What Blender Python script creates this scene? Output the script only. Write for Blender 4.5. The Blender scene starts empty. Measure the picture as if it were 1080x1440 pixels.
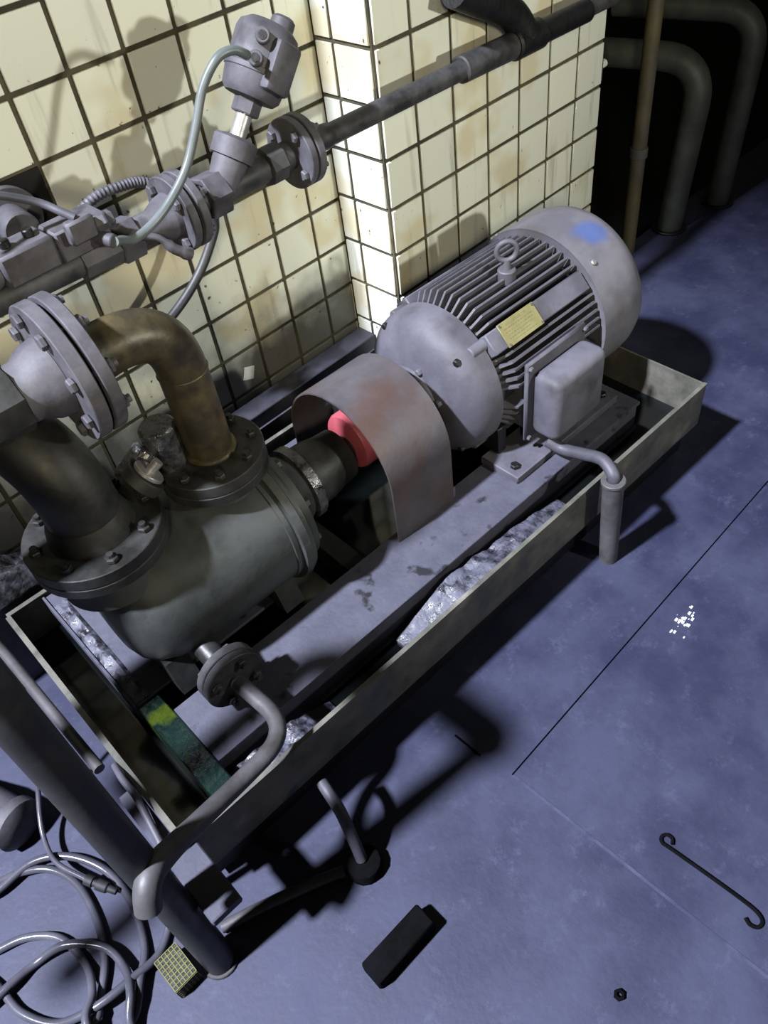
import bpy, bmesh, math, random
from mathutils import Vector, Matrix, Euler, noise
random.seed(7)
scn = bpy.context.scene
COL = scn.collection
# ------------------------------------------------------------------ camera
RC = [[0.693521, -0.712287, -0.108053], [-0.575998, -0.45812, -0.677017], [0.432729, 0.531764, -0.727992]]
cd = bpy.data.cameras.new('camera'); cam = bpy.data.objects.new('camera', cd); COL.objects.link(cam)
r, d, f = (Vector(v) for v in RC)
cam.matrix_world = Matrix(((r.x, -d.x, -f.x, -0.1167), (r.y, -d.y, -f.y, -1.9268), (r.z, -d.z, -f.z, 1.9437), (0, 0, 0, 1)))
cd.sensor_fit = 'HORIZONTAL'; cd.sensor_width = 36; cd.lens = 1131.6 / 1080 * 36
cd.clip_start = .02; cd.clip_end = 60
scn.camera = cam
# ------------------------------------------------------------------ world, lights, exposure
w = bpy.data.worlds.new('world'); scn.world = w; w.use_nodes = True
bg = w.node_tree.nodes['Background']; bg.inputs[0].default_value = (.75, .74, .55, 1); bg.inputs[1].default_value = .04
scn.view_settings.view_transform = 'Standard'; scn.view_settings.look = 'None'
scn.view_settings.exposure = 0; scn.view_settings.gamma = 1; scn.view_settings.use_curve_mapping = False
def light(name, kind, loc, power, color, size=.05, target=None, cone=None, blend=.3):
    l = bpy.data.lights.new(name, kind); l.energy = power; l.color = color; l.shadow_soft_size = size
    o = bpy.data.objects.new(name, l); COL.objects.link(o); o.location = loc
    if target: o.rotation_euler = (Vector(target) - Vector(loc)).to_track_quat('-Z', 'Y').to_euler()
    if kind == 'SPOT': l.spot_size = math.radians(cone); l.spot_blend = blend
    return o
light('hall_lamp', 'SPOT', (-5.0, .15, 8.5), 18500, (.82, .86, 1.0), .27, (.40, -1.05, .2), 29, .8)
light('flood_lamp', 'SPOT', (1.6, -2.9, 1.62), 185, (1.0, 1.0, .90), .05, (1.45, -.1, 1.58), 104, .95)
light('sodium_lamp', 'SPOT', (-1.3, -3.3, 2.7), 330, (1.0, .88, .62), .2, (1.15, -.1, 1.55), 48, .7)

# ------------------------------------------------------------------ materials
def nodes(name):
    m = bpy.data.materials.new(name); m.use_nodes = True
    nt = m.node_tree; b = nt.nodes['Principled BSDF']
    return m, nt, b
def N(nt, t, **k):
    n = nt.nodes.new(t)
    for a, v in k.items(): setattr(n, a, v)
    return n
def rgba(c): return (*c, 1)
def dirty(name, c1, c2, rough=.6, metal=0., scale=9, bump=.15, spread=(.38, .66), fine=70, rough2=None, spec=.4, c3=None, c3at=(.6, .7), c3scale=4, bscale=None, k=1.):
    """two-tone grime over paint or metal, plus an optional third tone in patches"""
    c1, c2, c3 = (tuple(x * k for x in c) if c else None for c in (c1, c2, c3))
    m, nt, b = nodes(name); L = nt.links
    tc = N(nt, 'ShaderNodeTexCoord'); oi = N(nt, 'ShaderNodeObjectInfo')
    add = N(nt, 'ShaderNodeVectorMath', operation='ADD'); mul = N(nt, 'ShaderNodeVectorMath', operation='SCALE')
    comb = N(nt, 'ShaderNodeCombineXYZ')
    for i in range(3): L.new(oi.outputs['Random'], comb.inputs[i])
    L.new(comb.outputs[0], mul.inputs[0]); mul.inputs['Scale'].default_value = 31.
    L.new(tc.outputs['Object'], add.inputs[0]); L.new(mul.outputs[0], add.inputs[1])
    n1 = N(nt, 'ShaderNodeTexNoise'); n1.inputs['Scale'].default_value = scale; n1.inputs['Detail'].default_value = 7; n1.inputs['Roughness'].default_value = .62
    L.new(add.outputs[0], n1.inputs['Vector'])
    r1 = N(nt, 'ShaderNodeValToRGB'); r1.color_ramp.elements[0].position = spread[0]; r1.color_ramp.elements[1].position = spread[1]
    r1.color_ramp.elements[0].color = rgba(c1); r1.color_ramp.elements[1].color = rgba(c2)
    L.new(n1.outputs['Fac'], r1.inputs['Fac'])
    out = r1.outputs['Color']
    if c3:
        n3 = N(nt, 'ShaderNodeTexNoise'); n3.inputs['Scale'].default_value = c3scale; n3.inputs['Detail'].default_value = 5
        L.new(add.outputs[0], n3.inputs['Vector'])
        r3 = N(nt, 'ShaderNodeValToRGB'); r3.color_ramp.elements[0].position = c3at[0]; r3.color_ramp.elements[1].position = c3at[1]
        L.new(n3.outputs['Fac'], r3.inputs['Fac'])
        mx = N(nt, 'ShaderNodeMix', data_type='RGBA'); L.new(r3.outputs['Color'], mx.inputs['Factor'])
        L.new(out, mx.inputs['A']); mx.inputs['B'].default_value = rgba(c3); out = mx.outputs['Result']
    L.new(out, b.inputs['Base Color'])
    b.inputs['Metallic'].default_value = metal; b.inputs['Specular IOR Level'].default_value = spec
    n2 = N(nt, 'ShaderNodeTexNoise'); n2.inputs['Scale'].default_value = bscale or fine; n2.inputs['Detail'].default_value = 4
    L.new(add.outputs[0], n2.inputs['Vector'])
    if rough2 is not None:
        mr = N(nt, 'ShaderNodeMapRange'); L.new(n1.outputs['Fac'], mr.inputs['Value'])
        mr.inputs['From Min'].default_value = spread[0]; mr.inputs['From Max'].default_value = spread[1]
        mr.inputs['To Min'].default_value = rough; mr.inputs['To Max'].default_value = rough2
        L.new(mr.outputs[0], b.inputs['Roughness'])
    else: b.inputs['Roughness'].default_value = rough
    if bump:
        bp = N(nt, 'ShaderNodeBump'); bp.inputs['Strength'].default_value = bump; bp.inputs['Distance'].default_value = .004
        L.new(n2.outputs['Fac'], bp.inputs['Height']); L.new(bp.outputs[0], b.inputs['Normal'])
    return m
M = {}
M['paint'] = dirty('dusty grey paint', (.165, .16, .20), (.26, .255, .31), .55, spec=.35, rough2=.7, scale=6, c3=(.09, .085, .09), c3at=(.56, .74), c3scale=7, k=0.35)
M['fin'] = dirty('dusty fin paint', (.15, .145, .17), (.22, .215, .25), .6, scale=14, k=0.35)
M['motor_core'] = dirty('near black motor core', (.012, .012, .016), (.03, .03, .036), .8)  # near-black core, far darker than the fins
M['cover'] = None
M['valve'] = dirty('dusty violet grey cast', (.12, .113, .135), (.21, .203, .232), .62, scale=16, c3=(.07, .065, .075), c3at=(.58, .7), c3scale=11, k=0.34)
M['cast'] = dirty('oily cast iron', (.030, .031, .028), (.085, .085, .080), .42, scale=10, rough2=.65, c3=(.13, .125, .13), c3at=(.6, .78), c3scale=6, k=0.28)
M['pumpgreen'] = dirty('grimy green grey pump paint', (.055, .068, .058), (.16, .17, .17), .40, scale=5, rough2=.6, spread=(.3, .7), c3=(.03, .035, .03), c3at=(.56, .72), c3scale=7, k=0.29)
M['brass'] = dirty('heat stained yellow brown pipe', (.06, .052, .035), (.17, .135, .06), .38, scale=11, rough2=.5, metal=.25, c3=(.03, .028, .025), c3at=(.56, .7), c3scale=8, k=0.5)
M['pipe'] = dirty('sooty steel pipe', (.035, .035, .036), (.12, .118, .125), .5, scale=12, rough2=.7, c3=(.20, .20, .23), c3at=(.62, .76), c3scale=5, k=0.42)
M['rust'] = dirty('brown guard sheet', (.13, .125, .15), (.22, .20, .22), .5, scale=6, rough2=.6, c3=(.16, .10, .085), c3at=(.42, .62), c3scale=5, k=0.31)
M['skid'] = dirty('dust covered skid steel', (.19, .19, .27), (.26, .26, .35), .75, scale=14, bump=.4, c3=(.03, .03, .04), c3at=(.62, .7), c3scale=18, k=0.235)
M['traysteel'] = dirty('stained tray sheet', (.06, .06, .05), (.14, .135, .11), .5, scale=8, rough2=.65, c3=(.22, .21, .18), c3at=(.62, .78), c3scale=9, k=0.85)
M['black'] = dirty('black grease', (.003, .003, .003), (.007, .007, .008), .5, scale=30, bump=.4)
M['brick'] = dirty('oil soaked brick', (.002, .002, .002), (.004, .004, .005), .95, scale=20, spec=.05)
M['rubber'] = dirty('black rubber', (.008, .008, .01), (.02, .02, .022), .65, scale=20)
M['oil'] = dirty('black oil', (.002, .003, .003), (.005, .006, .006), .08, scale=3, bump=.06, spec=.5, bscale=14)
M['sludge'] = dirty('dusty wet sludge', (.02, .02, .03), (.24, .24, .34), .25, scale=26, rough2=.75, bump=1.0, fine=90, spread=(.36, .56), spec=.8, k=0.25)
M['grease'] = dirty('clotted grease', (.01, .01, .011), (.05, .05, .055), .2, scale=40, rough2=.5, bump=1.0, fine=60, spec=.8)
M['wetgreen'] = dirty('wet green painted steel', (.002, .008, .0068), (.005, .015, .012), .15, scale=9, bump=1.0, spec=.9, c3=(.028, .042, .004), c3at=(.58, .62), c3scale=6, bscale=55)
M['grout'] = dirty('dark grout', (.03, .027, .017), (.085, .075, .045), .85, scale=8, bump=.5)
M['unlit'] = dirty('soot black wall', (.004, .004, .004), (.008, .008, .007), .9, scale=2)  # near-black colour stands in for the unlit depth of bay and hole
M['kerb'] = dirty('grey steel rail', (.05, .05, .062), (.14, .14, .18), .5, scale=9, k=0.42)
M['hosegrey'] = dirty('grey green air hose', (.065, .078, .078), (.095, .11, .11), .4, scale=7, bump=.05)
M['cable'] = dirty('dusty grey cable', (.09, .09, .11), (.16, .155, .19), .55, scale=12, bump=.1, k=0.42)
M['darkcable'] = dirty('dark rubber hose', (.014, .014, .015), (.035, .035, .037), .5, scale=9, bump=.1)
M['coil'] = dirty('dirty grey hose', (.15, .15, .19), (.26, .26, .32), .25, scale=6, bump=.1, k=0.3)
M['seam'] = dirty('pale floor seam', (.022, .025, .054), (.055, .058, .10), .7, scale=12, bump=.2)
M['red'] = dirty('pink red coupling paint', (.62, .10, .13), (.75, .16, .20), .5, scale=9, k=0.42)
M['plate'] = dirty('yellowed nameplate', (.48, .44, .17), (.62, .57, .26), .45, scale=14, bump=.05, k=0.28)
M['ink'] = dirty('nameplate ink', (.10, .09, .04), (.16, .14, .07), .6, scale=20, bump=0)
M['chrome'] = dirty('bare steel', (.32, .31, .30), (.48, .47, .46), .3, scale=20, metal=.7)
M['galv'] = dirty('dull conduit pipe', (.15, .145, .15), (.27, .26, .27), .5, scale=10, c3=(.08, .07, .06), c3at=(.6, .75), c3scale=8, k=0.28)
M['yellowpipe'] = dirty('yellowed pipe', (.16, .14, .085), (.28, .24, .12), .55, scale=5, c3=(.20, .20, .20), c3at=(.5, .6), c3scale=3, k=0.33)
M['darkpipe'] = dirty('dark green grey pipe', (.055, .062, .055), (.11, .12, .105), .55, scale=6, k=0.5)
M['white'] = dirty('white plastic', (.6, .6, .6), (.72, .72, .72), .5, scale=20, k=0.9)
M['mesh'] = None

def tile_material():
    m, nt, b = nodes('cream glazed tile'); L = nt.links
    g = N(nt, 'ShaderNodeNewGeometry'); oi = N(nt, 'ShaderNodeObjectInfo')
    base = N(nt, 'ShaderNodeMix', data_type='RGBA'); L.new(oi.outputs['Random'], base.inputs['Factor'])
    base.inputs['A'].default_value = (.66, .68, .58, 1); base.inputs['B'].default_value = (.58, .60, .53, 1)
    # tan of warm-filled shadows painted as broad patches across tiles
    n1 = N(nt, 'ShaderNodeTexNoise'); n1.inputs['Scale'].default_value = 3.1; n1.inputs['Detail'].default_value = 3; L.new(g.outputs['Position'], n1.inputs['Vector'])
    r1 = N(nt, 'ShaderNodeValToRGB'); r1.color_ramp.elements[0].position = .53; r1.color_ramp.elements[1].position = .60
    L.new(n1.outputs['Fac'], r1.inputs['Fac'])
    k1 = N(nt, 'ShaderNodeMath', operation='MULTIPLY'); L.new(r1.outputs['Color'], k1.inputs[0]); k1.inputs[1].default_value = .75
    m1 = N(nt, 'ShaderNodeMix', data_type='RGBA'); L.new(k1.outputs[0], m1.inputs['Factor']); L.new(base.outputs['Result'], m1.inputs['A']); m1.inputs['B'].default_value = (.52, .46, .30, 1)
    # grey vertical run marks
    mp = N(nt, 'ShaderNodeMapping'); mp.inputs['Scale'].default_value = (26, 26, 2.6); L.new(g.outputs['Position'], mp.inputs['Vector'])
    n2 = N(nt, 'ShaderNodeTexNoise'); n2.inputs['Scale'].default_value = 1; n2.inputs['Detail'].default_value = 5; L.new(mp.outputs[0], n2.inputs['Vector'])
    r2 = N(nt, 'ShaderNodeValToRGB'); r2.color_ramp.elements[0].position = .58; r2.color_ramp.elements[1].position = .78
    L.new(n2.outputs['Fac'], r2.inputs['Fac'])
    k2 = N(nt, 'ShaderNodeMath', operation='MULTIPLY'); L.new(r2.outputs['Color'], k2.inputs[0]); k2.inputs[1].default_value = .55
    m2 = N(nt, 'ShaderNodeMix', data_type='RGBA'); L.new(k2.outputs[0], m2.inputs['Factor']); L.new(m1.outputs['Result'], m2.inputs['A']); m2.inputs['B'].default_value = (.17, .165, .12, 1)
    # splash dirt specks
    n3 = N(nt, 'ShaderNodeTexNoise'); n3.inputs['Scale'].default_value = 42; n3.inputs['Detail'].default_value = 3; L.new(g.outputs['Position'], n3.inputs['Vector'])
    r3 = N(nt, 'ShaderNodeValToRGB'); r3.color_ramp.elements[0].position = .70; r3.color_ramp.elements[1].position = .74
    L.new(n3.outputs['Fac'], r3.inputs['Fac'])
    m3 = N(nt, 'ShaderNodeMix', data_type='RGBA'); L.new(r3.outputs['Color'], m3.inputs['Factor']); L.new(m2.outputs['Result'], m3.inputs['A']); m3.inputs['B'].default_value = (.10, .085, .05, 1)
    # lowest back-wall tiles: grime plus the pump's shadow painted into the colour
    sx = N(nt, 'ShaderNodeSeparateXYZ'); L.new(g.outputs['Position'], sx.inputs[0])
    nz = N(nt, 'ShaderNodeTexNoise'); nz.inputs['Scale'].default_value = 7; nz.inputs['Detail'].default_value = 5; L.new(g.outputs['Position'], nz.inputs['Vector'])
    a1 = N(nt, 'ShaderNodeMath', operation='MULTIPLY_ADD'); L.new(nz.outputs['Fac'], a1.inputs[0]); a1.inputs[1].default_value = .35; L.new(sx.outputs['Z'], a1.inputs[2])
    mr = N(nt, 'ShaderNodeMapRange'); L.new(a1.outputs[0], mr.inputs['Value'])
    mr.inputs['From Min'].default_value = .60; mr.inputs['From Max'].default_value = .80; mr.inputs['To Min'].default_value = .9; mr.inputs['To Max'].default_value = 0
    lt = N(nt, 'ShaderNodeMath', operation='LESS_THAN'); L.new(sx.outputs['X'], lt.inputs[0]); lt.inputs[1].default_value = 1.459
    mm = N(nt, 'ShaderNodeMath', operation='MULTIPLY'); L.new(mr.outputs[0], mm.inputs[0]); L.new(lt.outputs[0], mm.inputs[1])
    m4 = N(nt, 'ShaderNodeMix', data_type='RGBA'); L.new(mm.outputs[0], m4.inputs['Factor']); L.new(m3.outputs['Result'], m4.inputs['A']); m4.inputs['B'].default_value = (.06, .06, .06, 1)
    L.new(m4.outputs['Result'], b.inputs['Base Color'])
    b.inputs['Roughness'].default_value = .36; b.inputs['Specular IOR Level'].default_value = .4
    return m
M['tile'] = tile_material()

def floor_material():
    m, nt, b = nodes('blue grey painted concrete'); L = nt.links
    g = N(nt, 'ShaderNodeNewGeometry')
    n1 = N(nt, 'ShaderNodeTexNoise'); n1.inputs['Scale'].default_value = 4.2; n1.inputs['Detail'].default_value = 8; n1.inputs['Roughness'].default_value = .6
    L.new(g.outputs['Position'], n1.inputs['Vector'])
    r1 = N(nt, 'ShaderNodeValToRGB'); e = r1.color_ramp.elements
    e[0].position = .40; e[0].color = (.015, .0172, .042, 1); e[1].position = .62; e[1].color = (.026, .029, .061, 1)
    L.new(n1.outputs['Fac'], r1.inputs['Fac'])
    n2 = N(nt, 'ShaderNodeTexNoise'); n2.inputs['Scale'].default_value = 17; n2.inputs['Detail'].default_value = 5; L.new(g.outputs['Position'], n2.inputs['Vector'])
    r2 = N(nt, 'ShaderNodeValToRGB'); r2.color_ramp.elements[0].position = .56; r2.color_ramp.elements[1].position = .70; L.new(n2.outputs['Fac'], r2.inputs['Fac'])
    k = N(nt, 'ShaderNodeMath', operation='MULTIPLY'); L.new(r2.outputs['Color'], k.inputs[0]); k.inputs[1].default_value = .45
    m1 = N(nt, 'ShaderNodeMix', data_type='RGBA'); L.new(k.outputs[0], m1.inputs['Factor']); L.new(r1.outputs['Color'], m1.inputs['A']); m1.inputs['B'].default_value = (.018, .021, .042, 1)
    # pale scuffs and crumbs
    n3 = N(nt, 'ShaderNodeTexNoise'); n3.inputs['Scale'].default_value = 11; n3.inputs['Detail'].default_value = 9; n3.inputs['Roughness'].default_value = .8; L.new(g.outputs['Position'], n3.inputs['Vector'])
    r3 = N(nt, 'ShaderNodeValToRGB'); r3.color_ramp.elements[0].position = .55; r3.color_ramp.elements[1].position = .72; L.new(n3.outputs['Fac'], r3.inputs['Fac'])
    m2 = N(nt, 'ShaderNodeMix', data_type='RGBA'); L.new(r3.outputs['Color'], m2.inputs['Factor']); L.new(m1.outputs['Result'], m2.inputs['A']); m2.inputs['B'].default_value = (.046, .050, .088, 1)
    L.new(m2.outputs['Result'], b.inputs['Base Color'])
    mr = N(nt, 'ShaderNodeMapRange'); L.new(n1.outputs['Fac'], mr.inputs['Value']); mr.inputs['From Min'].default_value = .3; mr.inputs['From Max'].default_value = .7
    mr.inputs['To Min'].default_value = .5; mr.inputs['To Max'].default_value = .75; L.new(mr.outputs[0], b.inputs['Roughness'])
    n4 = N(nt, 'ShaderNodeTexNoise'); n4.inputs['Scale'].default_value = 60; n4.inputs['Detail'].default_value = 6; L.new(g.outputs['Position'], n4.inputs['Vector'])
    bp = N(nt, 'ShaderNodeBump'); bp.inputs['Strength'].default_value = .16; bp.inputs['Distance'].default_value = .004
    L.new(n4.outputs['Fac'], bp.inputs['Height']); L.new(bp.outputs[0], b.inputs['Normal'])
    return m
M['floor'] = floor_material()

def cover_material():
    m = dirty('fan cover paint', (.20, .195, .225), (.30, .29, .32), .42, scale=7, rough2=.55, bump=.06, c3=(.17, .15, .14), c3at=(.55, .7), c3scale=4, k=.40)
    nt = m.node_tree; L = nt.links; b = nt.nodes['Principled BSDF']; src = b.inputs['Base Color'].links[0].from_socket
    g = N(nt, 'ShaderNodeNewGeometry'); d = N(nt, 'ShaderNodeVectorMath', operation='SUBTRACT'); L.new(g.outputs['Position'], d.inputs[0]); d.inputs[1].default_value = BLUE
    s = N(nt, 'ShaderNodeVectorMath', operation='LENGTH'); L.new(d.outputs[0], s.inputs[0])
    n = N(nt, 'ShaderNodeTexNoise'); n.inputs['Scale'].default_value = 16; n.inputs['Detail'].default_value = 4; L.new(g.outputs['Position'], n.inputs['Vector'])
    a = N(nt, 'ShaderNodeMath', operation='MULTIPLY_ADD'); L.new(n.outputs['Fac'], a.inputs[0]); a.inputs[1].default_value = .09; L.new(s.outputs['Value'], a.inputs[2])
    mr = N(nt, 'ShaderNodeMapRange'); L.new(a.outputs[0], mr.inputs['Value']); mr.inputs['From Min'].default_value = .075; mr.inputs['From Max'].default_value = .11; mr.inputs['To Min'].default_value = .8; mr.inputs['To Max'].default_value = 0
    mx = N(nt, 'ShaderNodeMix', data_type='RGBA'); L.new(mr.outputs[0], mx.inputs['Factor']); L.new(src, mx.inputs['A']); mx.inputs['B'].default_value = (.045, .075, .20, 1)
    L.new(mx.outputs['Result'], b.inputs['Base Color'])
    return m

# ------------------------------------------------------------------ frames and helpers
TH = math.radians(2.2)
FM = Matrix.Translation((1.2, -.635, 0)) @ Matrix.Rotation(-TH, 4, 'Z')      # machine frame: x along the shaft, y to the wall
FW = Matrix.Identity(4)
BLUE = FM @ Vector((.56, -.095, .742))
M['cover'] = cover_material()
INFO = {}
def thing(name, label, cat, base=(0, 0, 0), frame=FM, group=None):
    o = bpy.data.objects.new(name, None); COL.objects.link(o); o.empty_display_size = .05
    o.matrix_world = frame @ Matrix.Translation(base); INFO[o.name] = Vector(base)
    o['label'] = label; o['category'] = cat
    if group: o['group'] = group
    return o
class B:
    """collects shapes in frame coordinates"""
    def __init__(s): s.bm = bmesh.new()
    def _grid(s, rings, closed=True, cap0=True, cap1=True):
        vs = [[s.bm.verts.new(p) for p in ring] for ring in rings]
        n = len(vs[0])
        for a, b in zip(vs, vs[1:]):
            for i in range(n if closed else n - 1):
                j = (i + 1) % n
                s.bm.faces.new((a[i], a[j], b[j], b[i]))
        if closed and cap0: s.bm.faces.new(vs[0][::-1])
        if closed and cap1: s.bm.faces.new(vs[-1])
        return s
    def box(s, lo, hi, bev=0., rot=None, piv=None):
        lo, hi = Vector(lo), Vector(hi); c = (lo + hi) / 2
        r = bmesh.ops.create_cube(s.bm, size=1)
        for v in r['verts']: v.co = Vector((v.co.x * (hi.x - lo.x), v.co.y * (hi.y - lo.y), v.co.z * (hi.z - lo.z)))
        vs = r['verts']
        if bev:
            es = list({e for v in vs for e in v.link_edges})
            q = bmesh.ops.bevel(s.bm, geom=es, offset=bev, segments=4 if bev > .012 else 2 if bev > .006 else 1, affect='EDGES', profile=.5)
            vs = list({v for fc in q['faces'] for v in fc.verts} | {v for v in vs if v.is_valid})
            seen = set(vs); st = list(vs)
            while st:
                v = st.pop()
                for e in v.link_edges:
                    o = e.other_vert(v)
                    if o not in seen: seen.add(o); st.append(o)
            vs = list(seen)
        for v in vs:
            if rot is not None: v.co = rot @ v.co
            v.co += c
        return s
    def basis(s, ax):
        ax = Vector(ax).normalized(); t = Vector((0, 0, 1)) if abs(ax.z) < .9 else Vector((1, 0, 0))
        a = ax.cross(t).normalized(); return ax, a, a.cross(ax)
    def lathe(s, o, ax, prof, seg=32, a0=0., caps=True):
        ax, a, b = s.basis(ax); o = Vector(o); rings = []
        for h, r in prof:
            rings.append([o + ax * h + (a * math.cos(t) + b * math.sin(t)) * max(r, 1e-4) for t in [a0 - 2 * math.pi * i / seg for i in range(seg)]])
        return s._grid(rings, True, caps, caps)
    def cyl(s, p0, p1, r, r1=None, seg=24, bev=0.):
        p0, p1 = Vector(p0), Vector(p1); h = (p1 - p0).length; r1 = r if r1 is None else r1
        pr = [(0, r), (h, r1)] if not bev else [(0, r - bev), (bev, r), (h - bev, r1), (h, r1 - bev)]
        return s.lathe(p0, p1 - p0, pr, seg)
    def hexa(s, p0, p1, r, a0=0.): 
        p0, p1 = Vector(p0), Vector(p1); h = (p1 - p0).length; c = min(.003, h * .2)
        return s.lathe(p0, p1 - p0, [(0, r - c), (c, r), (h - c, r), (h, r - c)], 6, a0)
    def ring(s, p0, p1, ri, ro, seg=36):
        p0, p1 = Vector(p0), Vector(p1); h = (p1 - p0).length
        return s.lathe(p0, p1 - p0, [(0, ri), (0, ro - .002), (.002, ro), (h - .002, ro), (h, ro - .002), (h, ri), (0, ri)], seg, 0, False)
    def tube(s, pts, r, seg=12, caps=True, wob=0.):
        pts = [Vector(p) for p in pts]; n = len(pts); tan = []
        for i in range(n):
            t = pts[min(i + 1, n - 1)] - pts[max(i - 1, 0)]; tan.append(t.normalized())
        _, a, b = s.basis(tan[0]); rings = []
        for i, p in enumerate(pts):
            t = tan[i]; a = (a - t * a.dot(t)).normalized(); b = a.cross(t)
            rr = r[i] if isinstance(r, (list, tuple)) else r
            rr *= 1 + wob * random.uniform(-1, 1)
            rings.append([p + (a * math.cos(-2 * math.pi * k / seg) + b * math.sin(-2 * math.pi * k / seg)) * rr for k in range(seg)])
        return s._grid(rings, True, caps, caps)
    def torus(s, c, ax, R, r, seg=24, sub=10):
        ax, a, b = s.basis(ax); c = Vector(c); vs = []
        for i in range(seg):
            t = 2 * math.pi * i / seg; dr = a * math.cos(t) + b * math.sin(t)
            vs.append([s.bm.verts.new(c + dr * (R + r * math.cos(2 * math.pi * k / sub)) + ax * r * math.sin(2 * math.pi * k / sub)) for k in range(sub)])
        for i in range(seg):
            for k in range(sub):
                s.bm.faces.new((vs[i][k], vs[(i + 1) % seg][k], vs[(i + 1) % seg][(k + 1) % sub], vs[i][(k + 1) % sub]))
        return s
    def prism(s, poly, vec):
        vec = Vector(vec); a = [s.bm.verts.new(p) for p in poly]; b = [s.bm.verts.new(Vector(p) + vec) for p in poly]; n = len(a)
        s.bm.faces.new(a[::-1]); s.bm.faces.new(b)
        for i in range(n): s.bm.faces.new((a[i], a[(i + 1) % n], b[(i + 1) % n], b[i]))
        return s
    def mesh(s, name, mat, off=Vector((0, 0, 0)), sharp=38):
        bm = s.bm; bmesh.ops.recalc_face_normals(bm, faces=bm.faces[:])
        for v in bm.verts: v.co -= off
        ca = math.radians(sharp)
        for fc in bm.faces: fc.smooth = True
        for e in bm.edges: e.smooth = len(e.link_faces) == 2 and e.calc_face_angle(0) < ca
        me = bpy.data.meshes.new(name); bm.to_mesh(me); bm.free(); me.materials.append(M[mat]); return me
    def part(s, name, mat, parent, label=None, kind=None):
        top = parent
        while top.parent: top = top.parent
        o = bpy.data.objects.new(name, s.mesh(name, mat, INFO[top.name])); COL.objects.link(o); o.parent = parent
        if label: o['label'] = label
        if kind: o['kind'] = kind
        return o
    def solo(s, name, mat, label, cat, base=(0, 0, 0), frame=FM, kind=None, group=None):
        o = bpy.data.objects.new(name, s.mesh(name, mat, Vector(base))); COL.objects.link(o)
        o.matrix_world = frame @ Matrix.Translation(base); INFO[o.name] = Vector(base)
        if kind != 'structure': o['label'] = label; o['category'] = cat
        if kind: o['kind'] = kind
        if group: o['group'] = group
        return o
def inst(o, name, parent, loc, rot=None, label=None):
    c = bpy.data.objects.new(name, o if isinstance(o, bpy.types.Mesh) else o.data); COL.objects.link(c); c.parent = parent
    c.location = loc
    if rot: c.rotation_euler = rot
    if label: c['label'] = label
    return c
def arcs(pts, rad, n=8):
    """polyline with rounded corners"""
    pts = [Vector(p) for p in pts]; out = [pts[0]]
    for i in range(1, len(pts) - 1):
        p = pts[i]; a = (pts[i - 1] - p); b = (pts[i + 1] - p); rr = rad[i - 1] if isinstance(rad, (list, tuple)) else rad
        d = min(rr, a.length * .49, b.length * .49) if rr < 1 else rr
        d = min(rr, a.length * .95, b.length * .95)
        A = p + a.normalized() * d; Bq = p + b.normalized() * d
        for k in range(n + 1):
            t = k / n; out.append(A * (1 - t) ** 2 + p * 2 * t * (1 - t) * .97 + Bq * t ** 2 + (A + Bq) * t * (1 - t) * .03)
    out.append(pts[-1]); return out
def smooth(pts, n=8):
    pts = [Vector(p) for p in pts]; P = [pts[0] * 2 - pts[1]] + pts + [pts[-1] * 2 - pts[-2]]; out = []
    for i in range(1, len(P) - 2):
        for k in range(n):
            t = k / n; a, b, c, d = P[i - 1], P[i], P[i + 1], P[i + 2]
            out.append(.5 * (2 * b + (c - a) * t + (2 * a - 5 * b + 4 * c - d) * t * t + (3 * b - a - 3 * c + d) * t ** 3))
    out.append(pts[-1]); return out
def bolts(parent, c, ax, R, n, rb, z0, z1, mat='valve', a0=.2, nut=.012, shank=True):
    """studs with hex heads on both sides of a flange pair, each one a part"""
    q = B(); axv, a, b = q.basis(ax); q.bm.free(); c = Vector(c)
    for i in range(n):
        t = a0 + 2 * math.pi * i / n; p = c + (a * math.cos(t) + b * math.sin(t)) * R; x = B()
        x.hexa(p + axv * z1, p + axv * (z1 + nut), rb, t)
        x.cyl(p + axv * (z1 + nut - .001), p + axv * (z1 + nut * 1.7), rb * .55, seg=8)
        if shank:
            x.hexa(p + axv * z0, p + axv * (z0 - nut), rb, t); x.cyl(p + axv * (z0 + .001), p + axv * (z1 - .001), rb * .5, seg=8)
        x.part('bolt', mat, parent)

# ------------------------------------------------------------------ floor
fl = B().box((-6, -7, -.12), (9, -.2315, -.02)).box((-6, -.24, -.12), (2.57, .3, -.02)).solo('floor', 'grout', '', '', frame=FW, kind='structure')
def slab(x0, y0, x1, y1): B().box((x0, y0, -.02), (x1, y1, 0), 0).part('slab', 'floor', fl)
slab(-6, -7, .5975, .0); slab(.5985, -7, 9, -1.3885); slab(.5975, -1.3845, 9, -.2315); slab(.5975, -.2315, 2.57, 0)
B().box((.594, -7, -.001), (.602, -1.3885, .0012), .0005).part('seam', 'seam', fl)

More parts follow.
